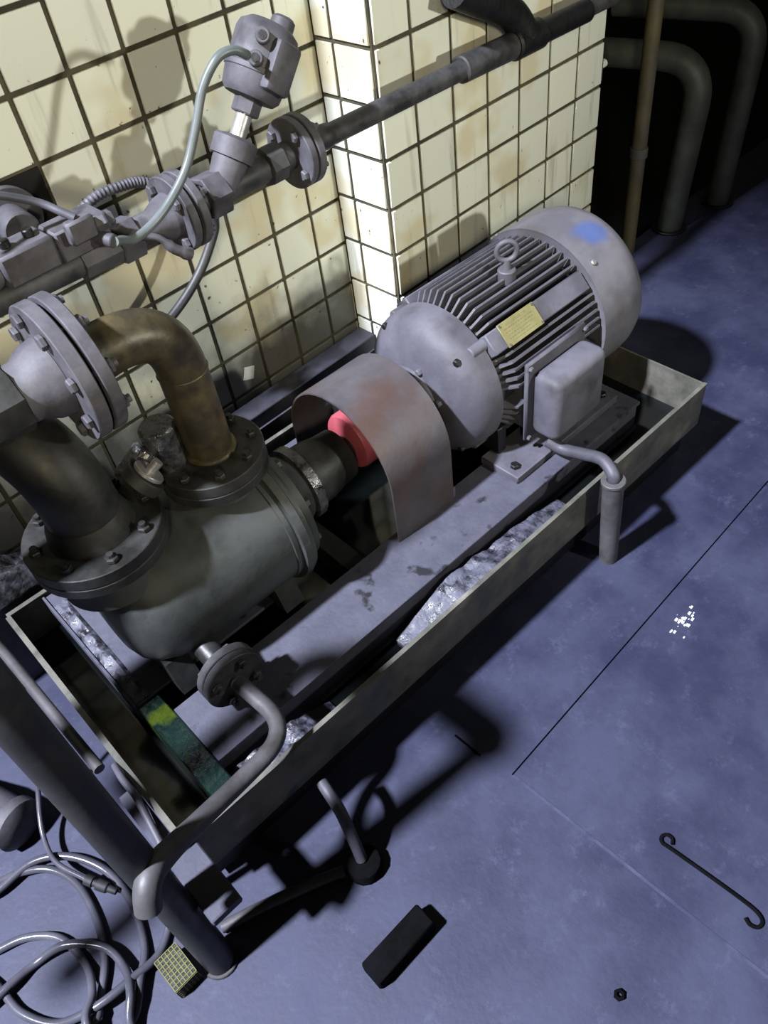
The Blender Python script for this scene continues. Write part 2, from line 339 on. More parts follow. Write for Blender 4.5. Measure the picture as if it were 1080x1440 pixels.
# ------------------------------------------------------------------ tiled wall and pillar
J = .0125
def tile_mesh(name, wx, wz, thick=.007):
    b = B().box((-wx / 2, -thick, -wz / 2), (wx / 2, 0, wz / 2), .0016); return b.mesh(name, 'tile')
wb = B().box((-1.3, .0, -.1), (1.47, .25, 2.3)).solo('wall_back', 'grout', '', '', frame=FW, kind='structure')
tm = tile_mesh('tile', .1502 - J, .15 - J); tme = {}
X0 = .5936; Z0 = 1.5203
for c in range(-12, 6):
    for rr in range(-5, 11):
        xa, xb = X0 + .1502 * c, X0 + .1502 * (c + 1); za, zb = Z0 - .15 * (rr + 1), Z0 - .15 * rr
        if rr == 2 and c in (-1, -2): continue                       # broken out around the pipe hole
        xb = min(xb, 1.4684)
        za = max(za, .0)
        if zb - za < .03: continue
        if xb - xa > .149 and zb - za > .149: me = tm
        else:
            k = (round(xb - xa, 3), round(zb - za, 3))
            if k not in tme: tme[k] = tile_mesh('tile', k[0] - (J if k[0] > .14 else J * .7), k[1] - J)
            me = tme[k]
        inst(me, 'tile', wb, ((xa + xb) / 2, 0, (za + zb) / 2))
wp = B().box((1.4684, -.2315, -.1), (2.565, .25, 2.3)).solo('wall_pillar', 'grout', '', '', frame=FW, kind='structure')
zP = 1.3849; bP = .1489
cols = [1.4684, 1.6105] + [1.6105 + .1598 * i for i in range(1, 7)]
fm = {}
for rr in range(-6, 10):
    za, zb = zP - bP * (rr + 1), zP - bP * rr
    za = max(za, 0)
    if zb - za < .03: continue
    for a, b_ in zip(cols, cols[1:]):
        k = (round(b_ - a, 3), round(zb - za, 3))
        if k not in fm: fm[k] = tile_mesh('tile', k[0] - J, k[1] - J)
        inst(fm[k], 'tile', wp, ((a + b_) / 2, -.2315, (za + zb) / 2))
    for ya, yb in ((-.2315, -.0834), (-.0834, -.008)):
        k = (round(yb - ya, 3), round(zb - za, 3), 's')
        if k not in fm: fm[k] = tile_mesh('tile', k[0] - J * .9, k[1] - J)
        inst(fm[k], 'tile', wp, (1.4684, (ya + yb) / 2, (za + zb) / 2), (0, 0, -math.pi / 2))
B().box((.295, -.004, 1.072), (.592, .0, 1.218)).part('hole_shade', 'unlit', wb)  # flat black sheet painted as the shade inside the pipe hole
# dark bay to the right of the pillar
B().box((2.565, 1.6, -.8), (9, 1.8, 3.2)).solo('wall_right', 'unlit', '', '', frame=FW, kind='structure')
B().box((2.3, -.2, -.9), (9, 1.8, -.5)).solo('floor_pit', 'unlit', '', '', frame=FW, kind='structure')
B().box((-1.3, -.165, .0), (1.46, -.02, .20)).box((-1.3, -.165, .20), (1.46, -.158, .30)).box((-1.3, -.10, .20), (1.46, -.02, .298), .003).solo('trim_1', 'kerb', '', '', frame=FW, kind='structure')

# ------------------------------------------------------------------ drip tray
SW = .28
UL, UR, VN, VF, WT, WB = -1.262, .69, -.475, .395, .30, .145
t = thing('drip_tray', 'long rectangular stained sheet steel drip tray under the pump and motor', 'tray', (-.3, 0, 0))
B().box((UL, VN, WB), (UR, VN + .006, WT - .0)).box((UL, VN - .003, WT - .004), (UR, VN + .009, WT + .003)).part('near_wall', 'traysteel', t)
B().box((UL, VF - .006, WB), (UR, VF, WT)).box((UL, VF - .01, WT - .004), (UR, VF + .004, WT + .002)).part('far_wall', 'traysteel', t)
B().box((UR - .006, VN + .0065, WB), (UR, VF - .0065, WT)).part('end_wall', 'traysteel', t)
B().box((UL, VN + .0065, WB), (UL + .006, VF - .0065, WT)).box((UL - .006, VN + .01, WT - .004), (UL + .008, VF - .01, WT + .003)).part('end_wall', 'traysteel', t)
B().box((UL, VN, WB - .006), (UR, VF, WB - .0005)).part('bottom', 'traysteel', t)
for u in (-1.15, -.55, .05, .60):
    for v in (-.40, .34): B().box((u - .03, v - .03, 0), (u + .03, v + .03, WB - .0065), .003).part('leg', 'black', t)
for v in (-.435, .36): B().box((UL + .02, v - .012, .03), (UR - .03, v + .012, WB - .0065), .002).part('support_beam', 'black', t)
o = B().box((UL + .0065, VN + .0065, WB), (UR - .0065, VF - .0065, WB + .02)).solo('oil_pool', 'oil', 'shallow black oil lying in the bottom of the drip tray', 'oil', (-.3, 0, WB), kind='stuff')

def lump(u0, u1, v0, v1, base, top, nu, nv, seed, amp=.03, fr=9, fill=False):
    """rough heap with a closed underside"""
    b = B(); vs = {}
    for i in range(nu + 1):
        for j in range(nv + 1):
            u = u0 + (u1 - u0) * i / nu; v = v0 + (v1 - v0) * j / nv
            e = min(1, 4.5 * min(i / nu, 1 - i / nu, .25) * 1.0 + .0) * min(1, 6 * min((j + .3) / nv, 1 - (j - .3) / nv, .2))
            if fill: e = min(1, 3 * min(i / nu, 1 - i / nu) + .15)
            h = noise.fractal(Vector((u * fr + seed, v * fr, seed)), 1., 2., 4)
            h2 = noise.noise(Vector((u * 3 + seed, v * 3, 2.)))
            vs[i, j] = b.bm.verts.new((u, v, max(base + .001, base + (top - base) * e * (.75 + .35 * h2) + amp * h * e)))
    for i in range(nu):
        for j in range(nv): b.bm.faces.new((vs[i, j], vs[i + 1, j], vs[i + 1, j + 1], vs[i, j + 1]))
    lo = {}
    ring = [(i, 0) for i in range(nu)] + [(nu, j) for j in range(nv)] + [(i, nv) for i in range(nu, 0, -1)] + [(0, j) for j in range(nv, 0, -1)]
    for k in ring: lo[k] = b.bm.verts.new((vs[k].co.x, vs[k].co.y, base))
    for p, q in zip(ring, ring[1:] + ring[:1]): b.bm.faces.new((vs[p], lo[p], lo[q], vs[q]))
    b.bm.faces.new([lo[k] for k in ring])
    return b
lump(-1.19, -.80, VN + .008, -.372, .165, .255, 60, 18, 3.1, .014, 16, True).solo('sludge', 'sludge', 'lumpy dusty sludge in the tray beside the drain pipe', 'sludge', (-1, -.42, .165), kind='stuff')
lump(-.56, .11, VN + .008, -.366, .165, .258, 110, 16, 8.7, .014, 16, True).solo('sludge', 'sludge', 'long ridge of glistening sludge in the tray beside the beam', 'sludge', (-.2, -.42, .165), kind='stuff')
lump(-.55, .16, -.165, -.022, .301, .40, 60, 16, 5.2, .05, 16).solo('sludge', 'grease', 'black tarry muck heaped on the rail against the tiles at the left edge', 'sludge', (-.2, -.1, .301), FW, kind='stuff')
lump(-1.157, -1.12, -.1, .33, SW + .012, SW + .022, 8, 40, 9.2, .012, 40).solo('sludge', 'sludge', 'crumbs of wet sludge along the deck plate edge', 'sludge', (-1.13, .1, SW), kind='stuff')

# ------------------------------------------------------------------ base skid
t = thing('base_skid', 'dusty steel base frame carrying the pump and motor in the tray', 'frame', (-.3, 0, .165))
for sgn, nm in ((-1, 'near'), (1, 'far')):
    def bx(u0, v0, w0, u1, v1, w1): return ((u0, min(sgn * v0, sgn * v1), w0), (u1, max(sgn * v0, sgn * v1), w1))
    B().box(*bx(-1.10, .17, SW - .012, .52, .358, SW), .002).box(*bx(-1.10, .335, .178, .52, .347, SW - .0125)).box(*bx(-1.10, .24, .166, .52, .358, .177)).part('channel_beam', 'skid', t)
B().box((.455, -.17, .17), (.515, .17, SW - .002), .002).part('cross_beam', 'skid', t)
B().box((-.52, -.17, .17), (-.46, .17, SW - .03), .002).part('cross_beam', 'black', t)
B().box((-1.16, -.425, .19), (-1.102, -.108, SW + .004), .003).part('cross_beam', 'wetgreen', t, 'wet dark green end beam with a yellow-green patch')
B().box((-1.158, -.105, SW + .001), (-.66, .38, SW + .011), .002).box((-1.166, -.105, SW - .05), (-1.159, .38, SW + .016), .001).part('deck_plate', 'skid', t)

# ------------------------------------------------------------------ electric motor
AX = .508
t = thing('electric_motor', 'large dusty grey finned electric motor with a terminal box on its side', 'motor', (.25, 0, SW))
O = lambda u, v=0, w=AX: (u, v, w)
B().lathe(O(.03), (1, 0, 0), [(0, .19), (.44, .19)], 48).part('core', 'motor_core', t)
b = B()
b.lathe(O(0), (1, 0, 0), [(-.112, .045), (-.112, .085), (-.104, .092), (-.094, .096), (-.090, .118), (-.082, .150), (-.068, .180), (-.050, .203), (-.030, .216), (-.008, .222), (.036, .222), (.040, .205), (.05, .19)], 64)
es = b.part('end_shield', 'paint', t)
for k, a in enumerate((math.radians(42), math.radians(-42), math.radians(138), math.radians(-138))):
    dv, dw = -math.sin(a), math.cos(a)
    B().cyl(O(-.010, dv * .212, AX + dw * .212), O(.05, dv * .212, AX + dw * .212), .018, seg=14, bev=.003).part('lug', 'paint', es)
    B().hexa(O(-.056, dv * .203, AX + dw * .203), O(-.040, dv * .203, AX + dw * .203), .011).part('bolt', 'black', es)
for a in (20, 75, 130, 200, 255, 310):
    dv, dw = -math.sin(math.radians(a)), math.cos(math.radians(a))
    B().hexa(O(-.103, dv * .108, AX + dw * .108), O(-.088, dv * .108, AX + dw * .108), .010).part('bolt', 'paint', es)
B().lathe(O(-.135), (1, 0, 0), [(0, .034), (.06, .034)], 20).part('shaft', 'chrome', t)
def fin_mesh():
    # one cooling fin standing on the core, local x along the shaft, z radial
    b = B(); th = .0032
    poly = [(.040, -th, .186), (.447, -th, .186), (.447, -th, .236), (.085, -th, .236), (.050, -th, .200)]
    b.prism(poly, (0, 2 * th, 0)); return b.mesh('fin', 'fin')
fmesh = fin_mesh()
angs = [(-33 + 6.6 * i) for i in range(11)] + [57 + 6 * i for i in range(5)] + [-57 - 6.4 * i for i in range(12)] + [99 + 6 * i for i in range(6)]
for a in angs:
    inst(fmesh, 'fin', t, Vector((0, 0, AX)) - INFO[t.name], (math.radians(a), 0, 0))
for a in (45.5, -45.5):
    ra = math.radians(a); rot = Matrix.Rotation(ra, 3, 'X'); ctr = Vector((.245, 0, AX)) + rot @ Vector((0, 0, .213))
    b = B().box((-.2, -.031, -.026), (.2, .031, .026), .003, rot); 
    for v in b.bm.verts: v.co += ctr
    b.part('flat_rib', 'paint', t)
ra = math.radians(45.5); rot = Matrix.Rotation(ra, 3, 'X'); ctr = Vector((.163, 0, AX)) + rot @ Vector((0, 0, .2415))
b = B().box((-.072, -.034, -.002), (.072, .034, .002), .0008, rot)
for v in b.bm.verts: v.co += ctr
npl = b.part('nameplate', 'plate', t, 'yellowed metal nameplate')
for k, (y, xa, xb, hh) in enumerate(((.024, -.045, .04, .0035), (.013, -.058, .056, .0012), (.004, -.058, .05, .0012), (-.005, -.058, .056, .0012), (-.014, -.058, .03, .0012), (-.023, -.04, .056, .0012))):
    b = B(); x = xa
    while x < xb:
        wd = random.uniform(.004, .011); b.box((x, y - hh, .0021), (min(x + wd, xb), y + hh, .0025)); x += wd + random.uniform(.002, .005)
    for v in b.bm.verts: v.co = rot @ v.co + ctr
    b.part('print', 'ink', npl)
for x, y in ((-.066, .028), (.066, .028), (-.066, -.028), (.066, -.028)):
    p = ctr + rot @ Vector((x, y, .002)); q = ctr + rot @ Vector((x, y, .0045)); B().cyl(p, q, .0035, seg=8).part('rivet', 'paint', npl)
# fan cover
b = B().lathe(O(.452), (1, 0, 0), [(.004, .240), (0, .252), (.125, .253), (.165, .250), (.195, .240), (.212, .222), (.220, .195), (.221, .150), (.224, .145), (.224, .05)], 64)
fc = b.part('fan_cover', 'cover', t)
for a in (40, 130, 220, 310):
    dv, dw = -math.sin(math.radians(a)), math.cos(math.radians(a))
    B().cyl(O(.49, dv * .251, AX + dw * .251), O(.49, dv * .259, AX + dw * .259), .009, seg=10, bev=.002).part('screw', 'chrome', fc)
# lifting eye
le = B().cyl((.255, -.045, .715), (.255, -.045, .755), .026, seg=18, bev=.003).cyl((.255, -.045, .75), (.255, -.045, .783), .013, .010, seg=14).torus((.255, -.045, .808), (.75, 1, 0), .028, .0075).part('lifting_eye', 'fin', t)
# terminal box
tb = B().box((.105, -.350, .383), (.325, -.258, .592), .026).part('terminal_box', 'paint', t)
B().box((.09, -.2575, .352), (.345, -.243, .622), .006).part('back_plate', 'paint', tb)
B().box((.12, -.243, .37), (.32, -.17, .57)).part('neck', 'paint', tb)
for u, w_ in ((.10, .608), (.333, .608), (.10, .366), (.333, .366)):
    B().hexa((u, -.258, w_), (u, -.268, w_), .008).part('bolt', 'paint', tb)
# feet
for sgn in (-1, 1):
    v0, v1 = sorted((sgn * .165, sgn * .305))
    B().box((0.0, v0, SW + .0005), (.475, v1, SW + .026), .003).part('foot', 'paint' , t)
    for u in (.04, .40):
        v0, v1 = sorted((sgn * .12, sgn * .20))
        B().box((u, v0, SW + .0262), (u + .035, v1, SW + .12), .003).part('foot_web', 'black', t)
    for u in (.03, .44): B().hexa((u, sgn * .27, SW + .0262), (u, sgn * .27, SW + .04), .014).part('bolt', 'black', t)

# ------------------------------------------------------------------ coupling and guard
t = thing('shaft_coupling', 'pink-red painted shaft coupling half hidden under the guard', 'coupling', (-.27, 0, AX))
B().lathe(O(-.345), (1, 0, 0), [(0, .05), (.002, .078), (.012, .083), (.05, .083), (.055, .075)], 36).part('coupling_half', 'red', t)
B().lathe(O(-.288), (1, 0, 0), [(0, .075), (.004, .083), (.05, .083), (.055, .055), (.10, .052)], 36).part('coupling_half', 'cast', t)
b = B(); n = 22; RG = .205; wc = .468; th = .005; prof_o, prof_i = [], []
for R_, L_ in ((RG, prof_o), (RG - th, prof_i)):
    L_.append((-R_, SW + .0005))
    for i in range(n + 1):
        a = math.pi * i / n; L_.append((-R_ * math.cos(a), wc + R_ * math.sin(a)))
    L_.append((R_, SW + .0005))
rings = [[(u, v, w_) for v, w_ in prof_o] + [(u, v, w_) for v, w_ in prof_i[::-1]] for u in (-.375, -.158)]
b._grid(rings); b.solo('coupling_guard', 'rust', 'arched sheet metal coupling guard with brown rust between pump and motor', 'guard', (-.27, 0, SW))

# ------------------------------------------------------------------ pump
PX = .49
t = thing('vacuum_pump', 'big grimy green-grey cylindrical pump with two flanged ports on top', 'pump', (-.87, 0, SW + .011))
P = lambda u, v=0, w=PX: (u, v, w)
bod = B().lathe(P(-1.10), (1, 0, 0), [(0, .04), (.003, .09), (.015, .125), (.04, .152), (.08, .172), (.12, .183), (.15, .186), (.42, .186), (.422, .190), (.465, .190)], 56).part('casing', 'pumpgreen', t)
B().lathe(P(-.662), (1, 0, 0), [(0, .186), (.002, .203), (.022, .205), (.026, .198), (.036, .198), (.038, .186)], 56).part('casing_flange', 'pumpgreen', t)
ec = B().lathe(P(-.623), (1, 0, 0), [(0, .15), (.002, .175), (.028, .172), (.032, .12), (.07, .098), (.09, .09)], 44).part('end_cover', 'pumpgreen', t)
for i in range(8):
    a = 2 * math.pi * i / 8 + .3; B().hexa(P(-.5945, math.cos(a) * .15, PX + math.sin(a) * .15), P(-.578, math.cos(a) * .15, PX + math.sin(a) * .15), .013).part('bolt', 'cast', ec)
B().lathe(P(-.534), (1, 0, 0), [(0, .085), (.002, .104), (.028, .104), (.030, .085)], 36).part('bearing_cap', 'grease', t)
B().lathe(P(-.504), (1, 0, 0), [(0, .07), (.002, .088), (.05, .086), (.085, .078), (.13, .074), (.134, .04), (.158, .036)], 36).part('bearing_housing', 'cast', t)
for u0, u1 in ((-1.06, -1.0), (-.74, -.68)):
    B().prism([(u0, -.165, SW + .0115), (u0, .165, SW + .0115), (u0, .13, PX - .11), (u0, -.13, PX - .11)], (u1 - u0, 0, 0)).part('foot', 'cast', t)
def port(u, rneck, rfl, mat):
    B().lathe((u, 0, PX + .12), (0, 0, 1), [(0, rneck + .02), (.06, rneck), (.085, rneck)], 40).part('neck', 'pumpgreen', t)
    p = B().ring((u, 0, .694), (u, 0, .720), .05, rfl, 48).part('port_flange', mat, t)
    return p
port(-1.027, .10, .150, 'cast'); port(-.722, .085, .127, 'cast')
# drain connection
DF = Vector((-.966, -.25, .376))
B().cyl((-.966, -.14, .405), DF + Vector((0, .012, 0)), .03, seg=20).part('drain_stub', 'cast', t)
B().ring(DF + Vector((0, .012, 0)), DF + Vector((0, -.010, 0)), .02, .076, 40).part('drain_flange', 'pipe', t)

# suction elbow
s_ = thing('suction_elbow', 'fat dark cast pipe elbow standing on the pump flange nearest the left edge', 'pipe', (-1.027, 0, .7215))
B().ring((-1.027, 0, .7215), (-1.027, 0, .752), .05, .150, 48).part('flange', 'cast', s_)
dirn = Vector((-.25, 1, 0)).normalized()
pts = arcs([(-1.027, 0, .7525), (-1.027, 0, .965), Vector((-1.027, 0, .965)) + dirn * .42], .15, 12)
B().tube(pts, .078, 32).part('pipe', 'cast', s_)
B().lathe((-1.027, 0, .7525), (0, 0, 1), [(0, .095), (.03, .088), (.05, .0785)], 36).part('neck', 'cast', s_)
bolts(s_, (-1.027, 0, 0), (0, 0, 1), .122, 8, .014, .6935, .7525, 'cast', .15)

# discharge pipe with elbow and flange
d_ = thing('discharge_pipe', 'yellow-brown stained elbow pipe rising from the right pump flange', 'pipe', (-.722, 0, .7215))
B().ring((-.722, 0, .7215), (-.722, 0, .752), .04, .127, 48).part('flange', 'cast', d_)
bolts(d_, (-.722, 0, 0), (0, 0, 1), .103, 8, .013, .6935, .7525, 'cast', .35)
pts = arcs([(-.716, 0, .7525), (-.716, 0, 1.105), (-.892, 0, 1.105)], .125, 14)
B().tube(pts, .053, 32).part('pipe', 'brass', d_)
B().torus((-.716, 0, .757), (0, 0, 1), .053, .008, 28, 8).part('weld', 'brass', d_)
B().torus((-.716, 0, .975), (0, 0, 1), .0525, .003, 28, 8).part('weld', 'brass', d_)
B().ring((-.918, 0, 1.105), (-.893, 0, 1.105), .04, .138, 48).part('flange', 'valve', d_)
bolts(d_, (0, 0, 1.105), (1, 0, 0), .112, 8, .015, -.955, -.892, 'valve', .3)
c_ = thing('check_valve', 'dusty grey flanged pipe fitting entering from the left edge', 'valve', (-1.2, 0, 1.105))
B().ring((-.954, 0, 1.105), (-.926, 0, 1.105), .04, .138, 48).part('flange', 'valve', c_)
B().ring((-.926, 0, 1.105), (-.9185, 0, 1.105), .04, .118, 40).part('gasket', 'rubber', c_)
B().lathe((-.955, 0, 1.105), (-1, 0, 0), [(0, .078), (.03, .072), (.055, .058), (.075, .056)], 32).part('neck', 'valve', c_)
B().lathe((-1.03, 0, 1.105), (-1, 0, 0), [(0, .056), (.002, .066), (.12, .068), (.9, .068)], 8, .39).part('body', 'cast', c_)
# small gate valve behind the elbow
g_ = thing('needle_valve', 'small black greasy valve with a springy spindle between the two pump ports', 'valve', (-.86, .02, .80))
B().cyl((-.90, .05, .76), (-.83, .05, .80), .038, seg=20, bev=.006).part('body', 'grease', g_)
B().ring((-.905, -.02, .795), (-.882, -.025, .81), .012, .045, 28).part('disc', 'cast', g_)
B().ring((-.88, -.025, .811), (-.872, -.027, .817), .012, .035, 28).part('disc', 'chrome', g_)
B().cyl((-.91, -.018, .79), (-.85, -.034, .832), .012, seg=12).part('spindle', 'chrome', g_)
B().cyl((-.80, .04, .745), (-.80, .04, .86), .042, seg=24, bev=.006).part('cap', 'grease', g_)

# ------------------------------------------------------------------ drain pipe and standpipe
p_ = thing('drain_pipe', 'bent steel drain pipe running from the small pump flange over the tray corner', 'pipe', (-1.15, -.45, .36))
B().ring(DF + Vector((0, -.012, 0)), DF + Vector((0, -.034, 0)), .015, .076, 40).part('flange', 'pipe', p_)
bolts(p_, DF, (0, -1, 0), .054, 4, .013, -.0125, .0345, 'pipe', .5, .012)
B().tube(arcs([DF + Vector((0, -.035, 0)), (-.962, -.345, .376), (-.955, -.475, .378), (-1.10, -.492, .385), (-1.275, -.545, .465), (-1.345, -.592, .535), (-1.372, -.614, .478)], [.05, .085, .05, .05, .05], 10), [.0195] * 34 + [.0205 + .0004 * i for i in range(11)] + [.025] * 12, 20).part('pipe', 'galv', p_)
st = s_ = thing('standpipe', 'thick dark pipe standing upright on the floor at the tray corner', 'pipe', (-.168, -1.169, 0), FW)
B().tube(arcs([(-.168, -1.169, 0), (-.153, -1.085, 1.20), (-.158, -.80, 1.21), (-1.1, -.78, 1.215)], [.07, .1], 10), .035, 28).part('pipe', 'cast', s_)

B().tube(arcs([(-.1535, -1.088, 1.165), (-.153, -1.085, 1.20), (-.158, -.84, 1.209)], .034, 10), .056, 24).part('shadow_sleeve', 'pipe', st)  # unseen thick sleeve added to widen the bend's shadow on the floor
B().ring((-.168, -1.169, .0), (-.168, -1.169, .008), .03, .042, 24).part('weld', 'pipe', st)

# ------------------------------------------------------------------ conduit for the motor cable
c_ = thing('conduit_pipe', 'upright grey conduit pipe leaning on the tray rim by the motor', 'pipe', (.15, -.537, 0))
B().tube([(.15, -.537, 0), (.135, -.528, .33)], [.027, .030], 24).part('pipe', 'galv', c_)
B().ring((.135, -.528, .3302), (.1345, -.5275, .342), .019, .034, 24).part('collar', 'galv', c_)
B().tube(smooth([(.135, -.30, .352), (.15, -.345, .336), (.155, -.41, .352), (.152, -.475, .372), (.137, -.522, .358), (.135, -.528, .335)], 6), .0175, 16).solo('motor_cable', 'cable', 'thick grey cable bending from the terminal box into the conduit', 'cable', (.135, -.42, .33))

# ------------------------------------------------------------------ overhead pipe line with angle valve
YP, ZP_ = -.33, 1.135
V3 = Vector
r_ = thing('steam_pipe', 'dark horizontal steel pipe crossing in front of the tiled pillar', 'pipe', (1.9, YP, ZP_), FW)
B().cyl((1.1155, YP, ZP_), (3.4, YP, 1.095), .0265, seg=24).part('pipe', 'pipe', r_)
B().ring((1.094, YP, ZP_), (1.115, YP, ZP_), .02, .084, 44).part('flange', 'valve', r_)
B().cyl((1.70, YP, 1.126), (1.93, YP, 1.119), .036, seg=24, bev=.004).part('socket', 'pipe', r_)
B().cyl((1.93, YP, 1.119), (2.06, YP, 1.117), .043, seg=24, bev=.006).part('tee', 'black', r_)
B().tube(arcs([(1.99, YP, 1.13), (1.95, YP + .01, 1.20), (1.78, YP + .01, 1.28), (1.70, YP+.01, 1.32)], .06, 8), .044, 20).part('branch', 'black', r_)
B().cyl((2.06, YP, 1.115), (2.30, YP, 1.11), .034, seg=20, bev=.003).part('socket', 'black', r_)
B().tube(smooth([(1.14, YP, ZP_), (1.17, YP, ZP_), (1.20, YP, ZP_)], 3), [.03, .031, .029, .03, .031, .030, .028], 24).part('weld', 'pipe', r_)
v_ = thing('angle_valve', 'pneumatic angle seat valve with a slanted grey actuator head above the pipe', 'valve', (.92, YP, ZP_), FW)
B().ring((1.068, YP, ZP_), (1.088, YP, ZP_), .02, .084, 44).part('flange', 'valve', v_)
B().ring((1.088, YP, ZP_), (1.0938, YP, ZP_), .02, .07, 36).part('gasket', 'rubber', v_)
bolts(v_, (0, YP, ZP_), (1, 0, 0), .063, 4, .013, 1.0675, 1.1155, 'valve', .95, .013)
B().cyl((.80, YP, ZP_), (1.067, YP, ZP_), .034, seg=24).lathe((.98, YP, ZP_), (1, 0, 0), [(0, .034), (.005, .046), (.05, .046), (.06, .034)], 8).part('body', 'pipe', v_)
B().hexa((.80, YP, ZP_), (.856, YP, ZP_), .052, .2).part('end_nut', 'valve', v_)
AD = V3((.64, 0, .768)).normalized(); A0 = V3((.868, YP, 1.15))
B().lathe(A0 - AD * .015, AD, [(0, .036), (.06, .041), (.066, .041), (.068, .050), (.108, .051), (.112, .046), (.116, .03)], 28).part('bonnet', 'valve', v_)
B().cyl(A0 + AD * .10, A0 + AD * .165, .019, seg=18).part('stem', 'chrome', v_)
B().hexa(A0 + AD * .150, A0 + AD * .188, .032, .3).part('gland_nut', 'valve', v_)
ah = B().lathe(A0 + AD * .182, AD, [(0, .03), (.003, .056), (.014, .066), (.05, .071), (.052, .074), (.062, .074), (.064, .071), (.13, .071), (.145, .066), (.158, .048), (.16, .02)], 36).part('actuator', 'valve', v_)
_, ea, eb = B().basis(AD)
sd = V3((0, -1, 0)); up = AD.cross(sd).normalized()
if up.x > 0: up = -up
# valley and ears on the camera side of the head
for h0, off, sz in ((.075, .010, (.036, .028)), ):
    pass
c = A0 + AD * .182
B().lathe(c + AD * .150 + up * -.028, AD, [(0, .028), (.03, .027), (.036, .02), (.038, .004)], 20).part('indicator_cap', 'valve', ah)
for dh, so in ((.118, .7), (.072, .7)):
    dd = (sd * so + up * .72).normalized()
    B().cyl(c + AD * dh + dd * .060, c + AD * dh + dd * .092, .016, seg=16, bev=.002).part('air_port', 'valve', ah)
    B().cyl(c + AD * dh + dd * .0915, c + AD * dh + dd * .0935, .0095, seg=14).part('port_hole', 'black', ah)
rm = Matrix((AD.cross(sd).normalized(), sd, AD)).transposed()
b = B().box((-.034, -.034, -.055), (.034, .014, .05), .01, rm)
for v in b.bm.verts: v.co += c + AD * .08 + sd * .052
b.part('port_block', 'valve', ah)
# left flange pair
l_ = thing('valve_inlet_pipe', 'dusty flanged pipe run left of the angle valve reaching the left edge', 'pipe', (.5, YP, ZP_), FW)
B().ring((.742, YP, ZP_), (.762, YP, ZP_), .02, .086, 44).part('flange', 'valve', l_)
B().ring((.733, YP, ZP_), (.7418, YP, ZP_), .02, .072, 36).part('gasket', 'rubber', l_)
B().ring((.712, YP, ZP_), (.7328, YP, ZP_), .02, .086, 44).part('flange', 'valve', l_)
B().cyl((.7625, YP, ZP_), (.80, YP, ZP_), .033, seg=20).part('nipple', 'pipe', l_)
bolts(l_, (0, YP, ZP_), (1, 0, 0), .065, 4, .014, .7115, .7625, 'valve', .7, .014)
B().lathe((.712, YP, ZP_), (-1, 0, 0), [(0, .052), (.02, .048), (.05, .034), (.10, .034)], 28).part('neck', 'valve', l_)
B().hexa((.56, YP, ZP_), (.615, YP, ZP_), .048, .2).part('union_nut', 'valve', l_)
B().cyl((.47, YP, 1.138), (.562, YP, 1.136), .040, seg=8).part('union_body', 'valve', l_)
B().cyl((.0, YP, 1.155), (.475, YP, 1.14), .033, seg=24).part('pipe', 'pipe', l_)
B().tube(smooth([(.60, YP - .045, 1.15), (.635, YP - .06, 1.135), (.66, YP - .07, 1.10), (.69, YP - .075, 1.075)], 5), [.008] * 8 + [.012] * 5 + [.015] * 3, 12).part('lever', 'valve', l_)
# solenoid on top
s2 = thing('solenoid_valve', 'boxy grey solenoid unit with fittings lying on the left pipe', 'valve', (.43, -.36, 1.18), FW)
B().box((.42, -.405, 1.182), (.535, -.335, 1.245), .004).part('coil_block', 'valve', s2)
B().box((.30, -.41, 1.185), (.415, -.335, 1.25), .006).part('body_block', 'valve', s2)
B().box((.415, -.40, 1.19), (.421, -.345, 1.24)).part('seal', 'black', s2)
B().lathe((.299, -.372, 1.218), (-1, 0, 0), [(0, .03), (.02, .036), (.05, .036), (.06, .042), (.20, .042)], 24).part('cylinder_body', 'valve', s2)
B().box((.44, -.43, 1.215), (.50, -.406, 1.262), .005).part('plug_cap', 'valve', s2)
B().hexa((.505, -.405, 1.228), (.53, -.42, 1.235), .017).part('fitting', 'valve', s2)
B().cyl((.50, -.405, 1.205), (.515, -.445, 1.20), .014, seg=12, bev=.002).part('fitting', 'valve', s2)
B().hexa((.535, -.37, 1.21), (.56, -.37, 1.208), .02).part('fitting', 'valve', s2)
for x in (.335, .385): B().cyl((x, -.375, 1.25), (x, -.375, 1.266), .011, seg=10, bev=.002).part('screw', 'black', s2)
# hoses and cables
hp = [(.955, -.40, 1.40), (.935, -.425, 1.412), (.905, -.425, 1.428), (.867, -.42, 1.422), (.825, -.41, 1.379), (.785, -.41, 1.316), (.739, -.41, 1.253), (.681, -.412, 1.208), (.626, -.415, 1.182), (.568, -.425, 1.175), (.535, -.435, 1.19), (.515, -.446, 1.20)]
B().tube(smooth(hp, 8), .0095, 14).solo('air_hose', 'hosegrey', 'pale grey-green air hose looping from the actuator head down to the solenoid', 'hose', (.73, -.41, 1.25), FW)
B().tube(smooth([(.20, -.38, 1.42), (.327, -.36, 1.356), (.372, -.36, 1.333), (.43, -.37, 1.297), (.455, -.40, 1.275), (.468, -.418, 1.2625)], 6), .008, 12).solo('solenoid_cable', 'cable', 'thin grey cable running from the left edge to the solenoid plug', 'cable', (.4, -.36, 1.3), FW)
cp = smooth([(.53, -.20, 1.155), (.563, -.2, 1.17), (.62, -.2, 1.186), (.68, -.205, 1.185), (.727, -.21, 1.176), (.77, -.22, 1.15)], 12)
B().tube(cp, [.0125 if i % 2 else .0105 for i in range(len(cp))], 12).solo('flexible_conduit', 'cable', 'ribbed flexible conduit passing behind the left flange', 'conduit', (.65, -.2, 1.18), FW)
